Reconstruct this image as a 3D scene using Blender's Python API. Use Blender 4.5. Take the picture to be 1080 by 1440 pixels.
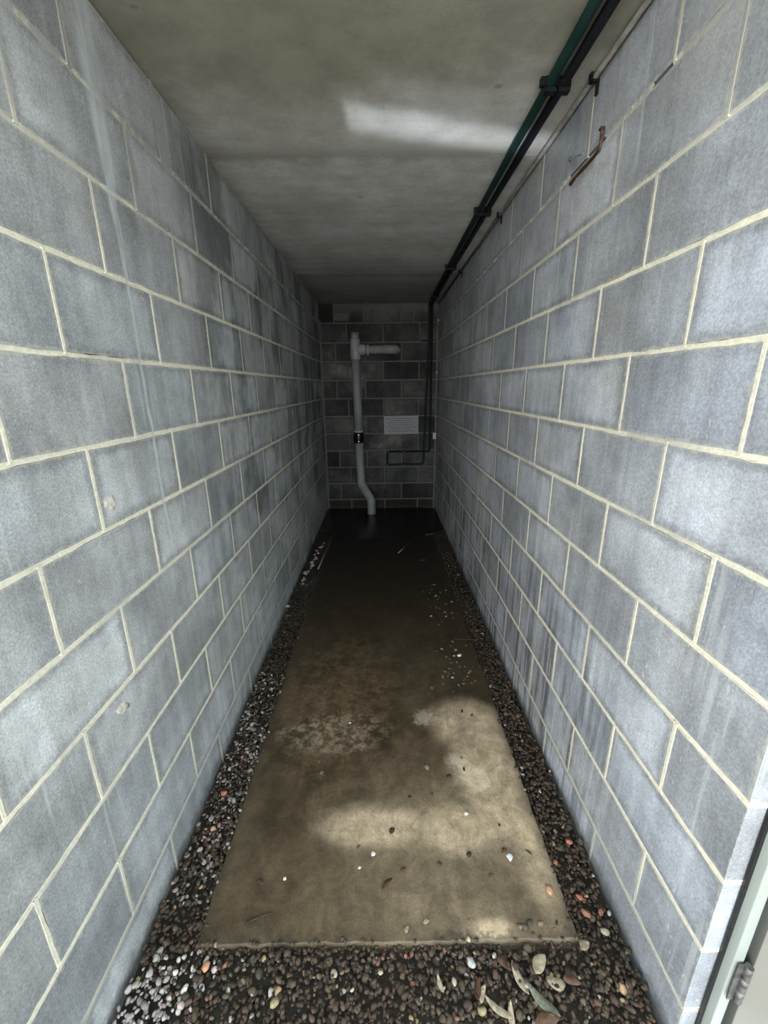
import bpy, bmesh, math, random, zlib
import numpy as np
from mathutils import Vector, Matrix

random.seed(11)
rng = np.random.default_rng(11)
scene = bpy.context.scene
for o in list(bpy.data.objects):
    bpy.data.objects.remove(o, do_unlink=True)
COL = scene.collection

# ------------------------------------------------------------------ camera
F_PX, PITCH, YAW, ROLL = 583.79, 0.29273, 0.0051, -0.0111
CAM = Vector((0.0, 0.0, 1.65))
fw = Vector((math.sin(YAW) * math.cos(PITCH), math.cos(YAW) * math.cos(PITCH), -math.sin(PITCH)))
rt = Vector((math.cos(YAW), -math.sin(YAW), 0))
up = rt.cross(fw)
rt2 = rt * math.cos(ROLL) + up * math.sin(ROLL)
up2 = -rt * math.sin(ROLL) + up * math.cos(ROLL)
cd = bpy.data.cameras.new('camera')
cam = bpy.data.objects.new('camera', cd)
COL.objects.link(cam)
cd.sensor_fit = 'VERTICAL'
cd.sensor_height = 36.0
cd.lens = F_PX / 1440 * 36.0
cd.clip_start = 0.02
cam.matrix_world = Matrix(((rt2.x, up2.x, -fw.x, CAM.x), (rt2.y, up2.y, -fw.y, CAM.y),
                           (rt2.z, up2.z, -fw.z, CAM.z), (0, 0, 0, 1)))
scene.camera = cam

# ------------------------------------------------------------------ light
SKY_COLOR = (0.86, 0.95, 1.0, 1)
SKY_STRENGTH = 1.0
GLINT_POWER = 0.074
SUN_STRENGTH = 12.0
w = bpy.data.worlds.new('overcast_sky')
scene.world = w
w.use_nodes = True
bg = w.node_tree.nodes['Background']
bg.inputs[0].default_value = SKY_COLOR
bg.inputs[1].default_value = SKY_STRENGTH
# sunlight glancing off wet ground outside, thrown up onto the ceiling as a slanting band
gl = bpy.data.lights.new('sun_glint', 'AREA')
gl.shape = 'RECTANGLE'
gl.size, gl.size_y = 1.05, 0.062
gl.spread = math.radians(0.9)
gl.energy = GLINT_POWER
gl.color = (0.86, 0.93, 1.0)
glo = bpy.data.objects.new('sun_glint', gl)
COL.objects.link(glo)
tgt = Vector((0.42, 2.08, 2.633))
src = Vector((0.10, -1.2, 1.28))
dz = (tgt - src).normalized()
nrm = Vector((-.059, .216, -.524)).normalized()
nrm = (nrm - dz * nrm.dot(dz)).normalized()
zx = -dz
yx = -nrm
xx = yx.cross(zx)
glo.matrix_world = Matrix(((xx.x, yx.x, zx.x, src.x), (xx.y, yx.y, zx.y, src.y), (xx.z, yx.z, zx.z, src.z), (0, 0, 0, 1)))

# the sun stands behind the building and lights the yard the doorway looks onto
sl = bpy.data.lights.new('sun', 'SUN')
sl.energy = SUN_STRENGTH
sl.angle = math.radians(1)
sl.color = (1.0, .96, .88)
slo = bpy.data.objects.new('sun', sl)
COL.objects.link(slo)
slo.rotation_euler = Vector((-.15, -.62, -.77)).to_track_quat('-Z', 'Y').to_euler()

scene.view_settings.view_transform = 'Standard'
scene.view_settings.look = 'None'
scene.view_settings.gamma = 1
scene.view_settings.use_curve_mapping = False
scene.view_settings.exposure = 2.05
scene.cycles.use_denoising = True
scene.cycles.max_bounces = 12
scene.cycles.diffuse_bounces = 8

# ------------------------------------------------------------------ dimensions (metres)
XL, XR, YB, ZC = -0.7515, 0.734, 5.58, 2.633
CRS = 0.225
Z0 = 1.733                  # a bed joint height; others at Z0 + n * CRS
Y_CORNER = 0.626            # near corner of the right wall
Y_LEFT0 = 0.40             # where the left wall stops outside
SLAB_Z = 0.027

# ------------------------------------------------------------------ node helpers
class NT:
    def __init__(s, name):
        s.m = bpy.data.materials.new(name)
        s.m.use_nodes = True
        s.t = s.m.node_tree
        s.b = s.t.nodes['Principled BSDF']
        s.pos = s.n('ShaderNodeNewGeometry').outputs['Position']
    def n(s, typ, **kw):
        nd = s.t.nodes.new(typ)
        for k, v in kw.items():
            setattr(nd, k, v)
        return nd
    def link(s, a, inp):
        if hasattr(a, 'links') or hasattr(a, 'is_output'):
            s.t.links.new(a, inp)
        elif isinstance(a, (tuple, list)):
            inp.default_value = tuple(a) if len(a) == len(inp.default_value) else tuple(a) + (1,)
        else:
            inp.default_value = a
    def math(s, op, a, b=None, c=None, clamp=False):
        nd = s.n('ShaderNodeMath', operation=op, use_clamp=clamp)
        s.link(a, nd.inputs[0])
        if b is not None: s.link(b, nd.inputs[1])
        if c is not None: s.link(c, nd.inputs[2])
        return nd.outputs[0]
    def add(s, a, b): return s.math('ADD', a, b)
    def sub(s, a, b): return s.math('SUBTRACT', a, b)
    def mul(s, a, b): return s.math('MULTIPLY', a, b)
    def mx(s, a, b): return s.math('MAXIMUM', a, b)
    def mn(s, a, b): return s.math('MINIMUM', a, b)
    def sstep(s, v, lo, hi, a=0.0, b=1.0):
        nd = s.n('ShaderNodeMapRange', interpolation_type='SMOOTHSTEP')
        s.link(v, nd.inputs[0])
        s.link(lo, nd.inputs[1]); s.link(hi, nd.inputs[2])
        nd.inputs[3].default_value = a; nd.inputs[4].default_value = b
        return nd.outputs[0]
    def scale(s, vec, xyz, off=(0, 0, 0)):
        nd = s.n('ShaderNodeMapping')
        s.link(vec, nd.inputs[0])
        nd.inputs[1].default_value = off
        nd.inputs[3].default_value = xyz
        return nd.outputs[0]
    def noise(s, vec, sc, det=4, rough=.55, dist=0.0):
        nd = s.n('ShaderNodeTexNoise')
        s.link(vec, nd.inputs['Vector'])
        nd.inputs['Scale'].default_value = sc
        nd.inputs['Detail'].default_value = det
        nd.inputs['Roughness'].default_value = rough
        nd.inputs['Distortion'].default_value = dist
        return nd.outputs[0]
    def voro(s, vec, sc, feat='F1'):
        nd = s.n('ShaderNodeTexVoronoi', feature=feat)
        s.link(vec, nd.inputs['Vector'])
        nd.inputs['Scale'].default_value = sc
        return nd.outputs['Distance']
    def xyz(s, vec):
        nd = s.n('ShaderNodeSeparateXYZ')
        s.link(vec, nd.inputs[0])
        return nd.outputs
    def mix(s, f, a, b):
        nd = s.n('ShaderNodeMix', data_type='RGBA')
        s.link(f, nd.inputs[0]); s.link(a, nd.inputs[6]); s.link(b, nd.inputs[7])
        return nd.outputs[2]
    def mulc(s, c, f):
        nd = s.n('ShaderNodeVectorMath', operation='SCALE')
        s.link(c, nd.inputs[0]); s.link(f, nd.inputs[3])
        return nd.outputs[0]
    def bump(s, h, strength, dist, prev=None):
        nd = s.n('ShaderNodeBump')
        nd.inputs['Strength'].default_value = strength
        nd.inputs['Distance'].default_value = dist
        s.link(h, nd.inputs['Height'])
        if prev is not None: s.link(prev, nd.inputs['Normal'])
        return nd.outputs[0]
    def out(s, color=None, rough=None, normal=None, spec=None, metal=None):
        if color is not None: s.link(color, s.b.inputs['Base Color'])
        if rough is not None: s.link(rough, s.b.inputs['Roughness'])
        if normal is not None: s.link(normal, s.b.inputs['Normal'])
        if spec is not None: s.link(spec, s.b.inputs['Specular IOR Level'])
        if metal is not None: s.link(metal, s.b.inputs['Metallic'])
        return s.m
    def blob(s, cx, cy, rx, ry, wob, wamp, soft):
        """1 inside an irregular ellipse on the floor plan, 0 outside"""
        p = s.xyz(s.pos)
        dx = s.math('DIVIDE', s.sub(p[0], cx), rx)
        dy = s.math('DIVIDE', s.sub(p[1], cy), ry)
        d = s.math('SQRT', s.add(s.mul(dx, dx), s.mul(dy, dy)))
        d = s.add(d, s.mul(s.sub(wob, .5), wamp))
        return s.sstep(d, 1 + soft, 1 - soft)

def plain(name, color, rough=.6, spec=.4, metal=0.0, var=.25, nscale=30, bump=.15):
    t = NT(name)
    n = t.noise(t.pos, nscale, 4)
    c = t.mulc(color, t.sstep(n, .3, .7, 1 - var, 1 + var))
    return t.out(c, t.sstep(n, .3, .7, max(.05, rough - .08), min(1, rough + .08)), t.bump(n, bump, .002), spec, metal)

# ------------------------------------------------------------------ materials
def block_material(name, base_a, base_b, dark, kind):
    t = NT(name)
    p = t.xyz(t.pos)
    oi = t.n('ShaderNodeObjectInfo')
    rnd = oi.outputs['Random']
    tc = t.n('ShaderNodeTexCoord')
    g = t.xyz(tc.outputs['Generated'])
    # per block tone
    wn = t.n('ShaderNodeTexWhiteNoise', noise_dimensions='1D')
    t.link(rnd, wn.inputs['W'])
    c = t.mix(rnd, base_a, base_b)
    tone = t.sstep(wn.outputs[0], 0, 1, .78, 1.13)
    # large blotches, vertical runs, fine aggregate
    big = t.noise(t.pos, 2.6, 4, .6)
    fine = t.noise(t.pos, 190, 3, .7)
    mid = t.noise(t.pos, 17, 5, .65)
    run = t.noise(t.scale(t.pos, (9, 9, .75)), 1.6, 5, .65)
    run2 = t.noise(t.scale(t.pos, (30, 30, 1.4)), 1.0, 3, .6)
    if kind == 'back': tone = t.sstep(wn.outputs[0], 0, 1, .45, 1.35)
    f = t.mul(tone, t.sstep(big, .3, .7, .74, 1.17))
    f = t.mul(f, t.sstep(run, .32, .68, .87, 1.09))
    f = t.mul(f, t.sstep(run2, .3, .7, .96, 1.03))
    f = t.mul(f, t.sstep(mid, .3, .7, .90, 1.08))
    f = t.mul(f, t.sstep(fine, .25, .75, .74, 1.24))
    # darker damp rim of each block beside the mortar
    ex = t.mul(t.mn(g[0], t.sub(1.0, g[0])), .44)
    ez = t.mul(t.mn(g[2], t.sub(1.0, g[2])), .215)
    ed = t.add(t.mn(ex, ez), t.sstep(g[1], .004, .012, 0, .1))
    rim = t.sstep(t.add(ed, t.mul(t.sub(mid, .5), .035)), .004, .036, 1, 0)
    rim = t.mul(rim, t.sstep(t.add(wn.outputs[0], t.mul(t.sub(big, .5), 1.2)), .25, .75, .05, .36))
    f = t.mul(f, t.sub(1.0, rim))
    c = t.mulc(c, f)
    # thin pale drips drying down the face
    drip = t.mul(t.sstep(t.noise(t.scale(t.pos, (26, 26, 1.1)), 1.3, 4, .6), .56, .68), t.sstep(t.noise(t.pos, 1.5, 3), .42, .58))
    if kind != 'back':
        c = t.mix(t.mul(drip, .38), c, (.56, .58, .58))
    # warm dusty veil
    dust = t.sstep(t.noise(t.pos, 1.7, 4, .6, .6), .52, .75, 0, .45)
    c = t.mix(dust, c, t.mulc((.36, .345, .31), f))
    if kind == 'left':
        # pale lime run down the wall
        wob = t.mul(t.sub(t.noise(t.scale(t.pos, (1, 1, 3)), 2.0, 3), .5), .05)
        dy = t.math('ABSOLUTE', t.add(t.sub(p[1], 1.388), wob))
        wid = t.sstep(p[2], 1.9, 2.55, .011, .060)
        m = t.sstep(dy, wid, t.mul(wid, .35))
        m = t.mul(m, t.sstep(p[2], 1.03, 1.20))
        m = t.mul(m, t.sstep(t.noise(t.scale(t.pos, (14, 14, 3)), 2.2, 5, .7), .3, .62, .25, .9))
        c = t.mix(m, c, (.52, .565, .575))
        # grey slurry runs from the ceiling
        top = t.mul(t.sstep(p[2], 1.75, 2.62), t.sstep(run, .5, .66))
        c = t.mix(t.mul(top, .55), c, (.36, .37, .36))
        # dark damp patches mid wall, deeper in
        dm = t.mul(t.sstep(t.noise(t.scale(t.pos, (1.6, 1.6, 1.0)), 1.9, 4, .6), .47, .60), t.mul(t.sstep(p[1], 1.5, 2.3), t.sstep(p[2], .4, .8)))
        c = t.mix(t.mul(dm, .7), c, t.mulc(c, .35))
    if kind == 'right':
        stk = t.noise(t.scale(t.pos, (13, 13, .9)), 1.6, 5, .65)
        low = t.mul(t.sstep(p[2], 1.2, .35), t.sstep(stk, .47, .60))
        low = t.mul(low, t.sstep(p[1], .85, 1.4))
        c = t.mix(t.mul(low, .85), c, t.mulc(c, .28))
        top = t.mul(t.sstep(p[2], 2.05, 2.62), t.sstep(run, .44, .62))
        c = t.mix(t.mul(top, .6), c, (.27, .28, .26))
        # rust wash below the steel strip
        ry = t.math('ABSOLUTE', t.sub(p[1], 1.77))
        rz = t.math('ABSOLUTE', t.sub(p[2], 2.385))
        rm = t.mul(t.sstep(t.add(ry, t.mul(mid, .08)), .17, .08), t.sstep(t.add(rz, t.mul(mid, .06)), .08, .03))
        c = t.mix(t.mul(rm, .6), c, (.20, .15, .13))
    if kind == 'back':
        dm = t.sstep(t.noise(t.pos, 3.0, 5, .65), .42, .62)
        c = t.mix(t.mul(dm, .75), c, t.mulc(c, .3))
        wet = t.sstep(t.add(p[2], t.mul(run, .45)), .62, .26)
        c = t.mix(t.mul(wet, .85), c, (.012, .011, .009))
        # pale cement wash along the top
        lim = t.mul(t.sstep(t.sub(p[2], t.mul(run, .30)), 2.30, 2.45), .38)
        c = t.mix(lim, c, (.20, .19, .17))
        sq = t.mul(t.mul(t.sstep(p[0], -.57, -.55), t.sstep(p[0], -.36, -.40)), t.mul(t.sstep(p[2], 2.43, 2.44), t.sstep(p[2], 2.53, 2.51)))
        c = t.mix(t.mul(sq, .4), c, (.24, .21, .19))
        blk = t.mul(t.sstep(p[0], -.56, -.58), t.sstep(p[2], 2.40, 2.42))
        c = t.mix(t.mul(blk, .9), c, (.008, .008, .008))
    # mortar smears over the block edges and paint-like specks
    smear = t.sstep(t.add(t.sub(.012, ed), t.mul(t.sub(t.noise(t.pos, 48, 4, .75), .60), .050)), -.002, .004)
    c = t.mix(t.mul(smear, .45), c, (.50, .48, .40) if kind != 'back' else (.13, .12, .10))
    sp = t.noise(t.scale(t.pos, (1, 1, .55)), 62, 2, .5)
    spm = t.mul(t.sstep(sp, .69, .72), t.sstep(t.noise(t.pos, 1.3, 2), .45, .62))
    if kind != 'back':
        c = t.mix(t.mul(spm, .7), c, (.55, .58, .56))
    # moss-brown splash line at the very foot
    foot = t.sstep(t.add(p[2], t.mul(t.sub(mid, .5), .10)), .075, .02)
    c = t.mix(t.mul(foot, .6), c, (.05, .05, .04))
    pit = t.noise(t.pos, 230, 4, .75)
    nb = t.bump(pit, .5, .0014)
    nb = t.bump(mid, .16, .003, nb)
    r = .88 if kind != 'back' else .75
    return t.out(c, r, nb, .25)

M = {}
M['block_left'] = block_material('block_left', (.385, .412, .422), (.435, .447, .447), .3, 'left')
M['block_right'] = block_material('block_right', (.36, .39, .44), (.41, .43, .46), .3, 'right')
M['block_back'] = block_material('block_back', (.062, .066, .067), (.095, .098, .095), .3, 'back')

def mortar_material(name, col, dirt, lo):
    t = NT(name)
    p = t.xyz(t.pos)
    n = t.noise(t.pos, 2.2, 5, .65)
    f = t.noise(t.pos, 90, 4, .7)
    c = t.mulc(col, t.sstep(f, .25, .75, .82, 1.12))
    run = t.noise(t.scale(t.pos, (9, 9, .75)), 1.6, 5, .65)
    d = t.sstep(n, .46, .70, 0, .55)
    top = t.mul(t.sstep(p[2], 1.98, 2.36), t.sstep(run, .38, .54, .25, .95))
    d = t.mx(d, top)
    d = t.mx(d, t.sstep(p[2], lo, lo - .35, 0, .6))
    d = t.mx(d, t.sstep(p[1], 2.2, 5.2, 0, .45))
    c = t.mix(d, c, dirt)
    # the lime run of the left wall crosses its joints too
    wob = t.mul(t.sub(t.noise(t.scale(t.pos, (1, 1, 3)), 2.0, 3), .5), .05)
    dy = t.math('ABSOLUTE', t.add(t.sub(p[1], 1.388), wob))
    wid = t.sstep(p[2], 1.9, 2.55, .011, .060)
    lm = t.mul(t.mul(t.sstep(dy, wid, t.mul(wid, .35)), t.sstep(p[2], 1.03, 1.20)), t.sstep(p[0], -.6, -.7))
    c = t.mix(t.mul(lm, .75), c, (.50, .54, .55))
    return t.out(c, .92, t.bump(f, .5, .002), .2)
M['mortar'] = mortar_material('mortar', (.80, .77, .62), (.34, .345, .335), .45)
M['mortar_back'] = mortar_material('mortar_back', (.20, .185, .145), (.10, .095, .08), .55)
M['core'] = plain('wall_core', (.03, .03, .028), .95)

def ceiling_material():
    t = NT('ceiling_concrete')
    p = t.xyz(t.pos)
    n = t.noise(t.pos, 1.6, 5, .62, .5)
    m = t.noise(t.pos, 9, 5, .65)
    f = t.noise(t.pos, 130, 3, .7)
    c = t.mix(t.sstep(n, .35, .65), (.52, .51, .475), (.60, .60, .585))
    c = t.mulc(c, t.mul(t.sstep(m, .3, .7, .88, 1.09), t.sstep(f, .25, .75, .9, 1.1)))
    # long shutter-board marks
    bd = t.noise(t.scale(t.pos, (1.2, 14, 1)), 1.0, 3, .5)
    c = t.mulc(c, t.sstep(bd, .3, .7, .93, 1.05))
    # brownish damp at the panel joints and along the left edge
    for y0 in (2.225, 4.30):
        dy = t.math('ABSOLUTE', t.add(t.sub(p[1], y0), t.mul(t.sub(m, .5), .16)))
        c = t.mix(t.mul(t.sstep(dy, .10, .0), .35), c, (.14, .13, .10))
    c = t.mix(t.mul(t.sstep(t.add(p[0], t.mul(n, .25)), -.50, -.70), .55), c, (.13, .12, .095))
    c = t.mix(t.mul(t.sstep(t.noise(t.pos, 1.1, 3, .5), .5, .7), .3), c, (.24, .215, .15))
    # yellowish algae bloom near the door, with painted shade dimming the near panel
    alg_shade = t.sstep(t.add(p[1], t.mul(t.sub(n, .5), .9)), 2.1, 1.5, 0, .85)
    c = t.mix(alg_shade, c, t.mulc((.235, .228, .175), t.sstep(m, .3, .7, .85, 1.12)))
    far = t.sstep(p[1], 3.2, 5.2, 0, .7)  # far end darkened in the colour to deepen the fall of light
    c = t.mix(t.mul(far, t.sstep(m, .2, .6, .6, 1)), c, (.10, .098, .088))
    spot = t.sstep(t.noise(t.pos, 16, 2), .70, .76)
    c = t.mix(t.mul(spot, .45), c, (.12, .11, .09))
    return t.out(c, .9, t.bump(m, .25, .004, t.bump(f, .4, .0015)), .2)
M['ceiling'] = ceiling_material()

def slab_material():
    t = NT('damp_concrete')
    p = t.xyz(t.pos)
    w1 = t.noise(t.pos, 5.0, 5, .6)
    w2 = t.noise(t.pos, 3.2, 4, .6, .8)
    m = t.noise(t.pos, 22, 5, .68)
    f = t.noise(t.pos, 160, 3, .7)
    damp = t.mix(t.sstep(w2, .36, .64), (.052, .038, .020), (.092, .069, .040))
    dry = t.mix(t.sstep(w1, .3, .7), (.37, .285, .180), (.45, .36, .24))
    d = t.blob(-.03, 1.185, .21, .080, w1, .55, .5)
    for b in ((.46, 1.40, .15, .32, .45, .42), (.41, 1.70, .17, .14, .5, .45), (.30, 1.17, .20, .10, .6, .5), (.54, 1.10, .08, .18, .5, .5), (.33, .858, .075, .034, .5, .55)):
        d = t.mx(d, t.blob(b[0], b[1], b[2], b[3], w1, b[4], b[5]))
    d = t.mul(d, t.sstep(m, .15, .5, .72, 1))
    c = t.mix(d, damp, dry)
    # half dried zone right of centre
    h = t.blob(.42, 1.08, .55, .38, w2, .6, .5)
    c = t.mix(t.mul(h, t.mul(.75, t.sub(1.0, d))), c, (.185, .145, .092))
    # rusty silt with a pale dried rim on the left
    rs = t.blob(-.27, 1.95, .30, .48, w1, .7, .4)
    c = t.mix(t.mul(rs, t.sstep(m, .35, .65, .1, .7)), c, (.135, .094, .050))
    rim = t.mul(t.mul(t.blob(-.24, 1.64, .25, .115, w1, .6, .3), t.sstep(m, .40, .62)), .6)
    c = t.mix(rim, c, (.27, .225, .16))
    # white cement splashes
    for b in ((.20, 1.73, .045, .05), (.335, 1.475, .05, .035), (.40, 1.39, .07, .05)):
        c = t.mix(t.mul(t.blob(b[0], b[1], b[2], b[3], t.noise(t.pos, 34, 5, .75), 3.2, .5), .5), c, (.52, .45, .34))
    # black silt that settled towards the back
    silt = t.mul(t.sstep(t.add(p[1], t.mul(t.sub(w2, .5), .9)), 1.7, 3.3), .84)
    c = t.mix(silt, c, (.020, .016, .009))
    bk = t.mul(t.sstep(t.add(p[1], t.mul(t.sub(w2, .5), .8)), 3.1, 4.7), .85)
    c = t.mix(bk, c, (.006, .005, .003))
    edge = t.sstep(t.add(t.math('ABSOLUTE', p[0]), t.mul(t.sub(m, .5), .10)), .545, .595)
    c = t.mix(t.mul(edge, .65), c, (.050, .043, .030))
    fe = t.mul(t.sstep(t.add(p[1], t.mul(t.sub(m, .5), .16)), .862, .838), t.sstep(w1, .38, .58))
    c = t.mix(t.mul(fe, .6), c, (.06, .052, .036))
    mot = t.noise(t.pos, 9, 6, .72, 1.2)
    strk = t.noise(t.scale(t.pos, (16, 3.5, 1)), 1.0, 4, .6)
    c = t.mulc(c, t.mul(t.sstep(mot, .32, .68, .74, 1.22), t.sstep(strk, .3, .7, .88, 1.10)))
    gr = t.sstep(t.noise(t.pos, 58, 3, .6), .66, .74)
    c = t.mix(t.mul(gr, .45), c, (.03, .024, .016))
    c = t.mulc(c, t.mul(t.sstep(m, .3, .7, .84, 1.12), t.sstep(f, .25, .75, .80, 1.18)))
    r = t.sstep(d, 0, 1, .48, .88)
    return t.out(c, r, t.bump(m, .30, .003, t.bump(f, .4, .0012)), .35)
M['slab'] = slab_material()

def soil_material():
    t = NT('dark_soil')
    p = t.xyz(t.pos)
    n = t.noise(t.pos, 30, 5, .7)
    c = t.mix(n, (.014, .012, .009), (.05, .043, .032))
    gr = t.sstep(t.noise(t.pos, 3, 4), .45, .65)
    c = t.mix(t.mul(gr, t.mul(t.sstep(p[1], 2.6, 3.2), .6)), c, (.06, .06, .052))
    return t.out(c, .7, t.bump(n, .8, .012), .35)
M['soil'] = soil_material()
M['ground'] = plain('outside_ground', (.15, .143, .128), .9, var=.3, nscale=12)

def pebble_material(name, attr):
    t = NT(name)
    if attr:
        a = t.n('ShaderNodeAttribute', attribute_name='Col').outputs['Color']
    else:
        a = t.n('ShaderNodeObjectInfo').outputs['Color']
    n = t.noise(t.pos, 140, 4, .7)
    c = t.mulc(a, t.sstep(n, .25, .75, .7, 1.25))
    return t.out(c, .75, t.bump(n, .3, .001), .4)
M['pebble'] = pebble_material('pebble_stone', False)
M['gravel'] = pebble_material('gravel_stone', True)

t = NT('puddle_water')
n = t.noise(t.pos, 6, 2)
M['water'] = t.out((.006, .005, .0035), .27, t.bump(n, .05, .002), .5)
M['pvc'] = plain('grey_pvc', (.245, .26, .26), .42, .5, var=.12, nscale=9, bump=.03)
M['pvc_light'] = plain('pale_grey_pvc', (.34, .34, .37), .38, .5, var=.10, nscale=9, bump=.03)
M['rubber'] = plain('black_rubber', (.006, .006, .006), .35, .5, var=.1)
M['steel'] = plain('steel_band', (.45, .45, .45), .35, .5, 1.0, var=.1)
M['green'] = plain('green_conduit', (.0016, .017, .0135), .6, .3, var=.2, nscale=12, bump=.04)
M['navy'] = plain('dark_conduit', (.002, .003, .006), .6, .3, var=.2, nscale=12, bump=.04)
M['clip'] = plain('black_plastic_clip', (.003, .004, .006), .6, .3, var=.1)
M['greycable'] = plain('grey_conduit_dusty', (.20, .195, .175), .8, .3, var=.25)
M['white'] = plain('white_plastic', (.62, .60, .55), .5, .4, var=.1)
M['sign'] = plain('sign_board', (.29, .29, .31), .55, .4, var=.06, nscale=14, bump=.02)
M['ink'] = plain('sign_ink', (.12, .12, .14), .7, .3, var=.1)
M['rust'] = plain('rusty_steel', (.050, .026, .019), .85, .3, 0.0, var=.5, nscale=60, bump=.6)
M['doorpaint'] = plain('door_paint', (.20, .195, .17), .5, .4, var=.05, nscale=6, bump=.03)
M['framepaint'] = plain('frame_paint', (.31, .345, .315), .45, .45, var=.06, nscale=6, bump=.03)
M['hinge'] = plain('hinge_steel', (.16, .155, .15), .55, .5, .8, var=.35, nscale=70)
M['leaf_dry'] = plain('dry_leaf', (.34, .29, .20), .7, .3, var=.3, nscale=80, bump=.3)
M['leaf_brown'] = plain('brown_leaf', (.085, .045, .026), .65, .35, var=.4, nscale=80, bump=.3)
M['leaf_green'] = plain('grey_green_leaf', (.17, .18, .13), .7, .3, var=.3, nscale=80, bump=.3)
M['twig'] = plain('twig_bark', (.05, .036, .024), .85, .3, var=.4, nscale=90, bump=.4)
M['straw'] = plain('pale_straw', (.30, .27, .20), .8, .3, var=.3, nscale=90, bump=.3)
M['chalk'] = plain('white_fragment', (.60, .61, .60), .6, .4, var=.08, nscale=60)
M['mortarlump'] = plain('mortar_lump', (.55, .53, .46), .95, .2, var=.2, nscale=60, bump=.5)

# ------------------------------------------------------------------ object helpers
def link(name, me, mat=None, parent=None, loc=None, rot=None):
    o = bpy.data.objects.new(name, me)
    COL.objects.link(o)
    if mat is not None and me is not None and not me.materials:
        me.materials.append(mat)
    if parent is not None: o.parent = parent
    if loc is not None: o.location = loc
    if rot is not None: o.rotation_euler = rot
    return o
def mesh(name, v, f, smooth=False):
    me = bpy.data.meshes.new(name)
    me.from_pydata([tuple(map(float, x)) for x in v], [], f)
    me.update()
    if smooth:
        me.polygons.foreach_set('use_smooth', [True] * len(me.polygons))
    return me
def tag(o, label, cat, group=None):
    o['label'] = label; o['category'] = cat
    if group: o['group'] = group
    return o
def empty(name, loc=(0, 0, 0)):
    o = bpy.data.objects.new(name, None)
    o.empty_display_size = .05
    o.location = loc
    COL.objects.link(o)
    return o
def struct(o):
    o['kind'] = 'structure'
    return o
def box_vf(x0, x1, y0, y1, z0, z1):
    v = [(x0, y0, z0), (x1, y0, z0), (x1, y1, z0), (x0, y1, z0), (x0, y0, z1), (x1, y0, z1), (x1, y1, z1), (x0, y1, z1)]
    f = [(0, 3, 2, 1), (4, 5, 6, 7), (0, 1, 5, 4), (1, 2, 6, 5), (2, 3, 7, 6), (3, 0, 4, 7)]
    return v, f
def box(name, x0, x1, y0, y1, z0, z1, mat, parent=None, bev=0.0):
    v, f = box_vf(x0, x1, y0, y1, z0, z1)
    me = mesh(name, v, f)
    if bev:
        bm = bmesh.new(); bm.from_mesh(me)
        bmesh.ops.bevel(bm, geom=bm.edges[:], offset=bev, segments=2, affect='EDGES', profile=.6)
        bm.to_mesh(me); bm.free()
    return link(name, me, mat, parent)
def fillet(pts, rad, n=6):
    pts = [Vector(p) for p in pts]
    out = [pts[0]]
    for i in range(1, len(pts) - 1):
        a, b, c = pts[i - 1], pts[i], pts[i + 1]
        u = (a - b).normalized(); v = (c - b).normalized()
        ang = u.angle(v)
        if ang > math.pi - .03 or rad <= 0:
            out.append(b); continue
        d = min(rad / math.tan(ang / 2), (a - b).length * .49, (c - b).length * .49)
        p0, p1 = b + u * d, b + v * d
        for k in range(n + 1):
            s = k / n
            out.append(p0 * (1 - s) ** 2 + b * 2 * s * (1 - s) + p1 * s * s)
    out.append(pts[-1])
    return out
def sweep(pts, r, seg=14, caps=True):
    """tube along a polyline; r a number or one radius per point"""
    pts = [Vector(p) for p in pts]
    rr = r if isinstance(r, (list, tuple)) else [r] * len(pts)
    v, f = [], []
    prev = None
    for i, p in enumerate(pts):
        d = (pts[min(i + 1, len(pts) - 1)] - pts[max(i - 1, 0)]).normalized()
        if prev is None:
            a = d.orthogonal().normalized()
        else:
            a = (prev - d * prev.dot(d)).normalized()
        prev = a
        b = d.cross(a)
        for k in range(seg):
            th = 2 * math.pi * k / seg
            v.append(p + (a * math.cos(th) + b * math.sin(th)) * rr[i])
    for i in range(len(pts) - 1):
        for k in range(seg):
            k2 = (k + 1) % seg
            f.append((i * seg + k, i * seg + k2, (i + 1) * seg + k2, (i + 1) * seg + k))
    if caps:
        f.append(tuple(range(seg - 1, -1, -1)))
        f.append(tuple((len(pts) - 1) * seg + k for k in range(seg)))
    return v, f
def tube(name, pts, r, mat, parent=None, rad=0.0, seg=14):
    if rad: pts = fillet(pts, rad)
    v, f = sweep(pts, r, seg)
    me = mesh(name, v, f, True)
    for p in me.polygons:
        if len(p.vertices) > 4: p.use_smooth = False
    return link(name, me, mat, parent)

# ------------------------------------------------------------------ block walls
_block_cache = {}
def block_mesh(L, H, D, var, mat):
    key = (round(L, 3), round(H, 3), round(D, 3), var, mat.name)
    if key in _block_cache: return _block_cache[key]
    r = random.Random(zlib.crc32(repr((key[0], key[1], var)).encode()))
    nx = max(1, int(round(L / .11))); nz = 2
    pts = []
    j = lambda: r.uniform(0, .0022)
    for i in range(nx): pts.append((-L / 2 + L * i / nx, -H / 2 + j()))
    for i in range(nz): pts.append((L / 2 - j(), -H / 2 + H * i / nz))
    for i in range(nx): pts.append((L / 2 - L * i / nx, H / 2 - j()))
    for i in range(nz): pts.append((-L / 2 + j(), H / 2 - H * i / nz))
    n = len(pts)
    v = [(x, 0, z) for x, z in pts] + [(x, D, z) for x, z in pts]
    f = [tuple(range(n))] + [((i + 1) % n, i, n + i, n + (i + 1) % n) for i in range(n)]
    me = mesh('block', v, f)
    me.materials.append(mat)
    _block_cache[key] = me
    return me

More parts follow.
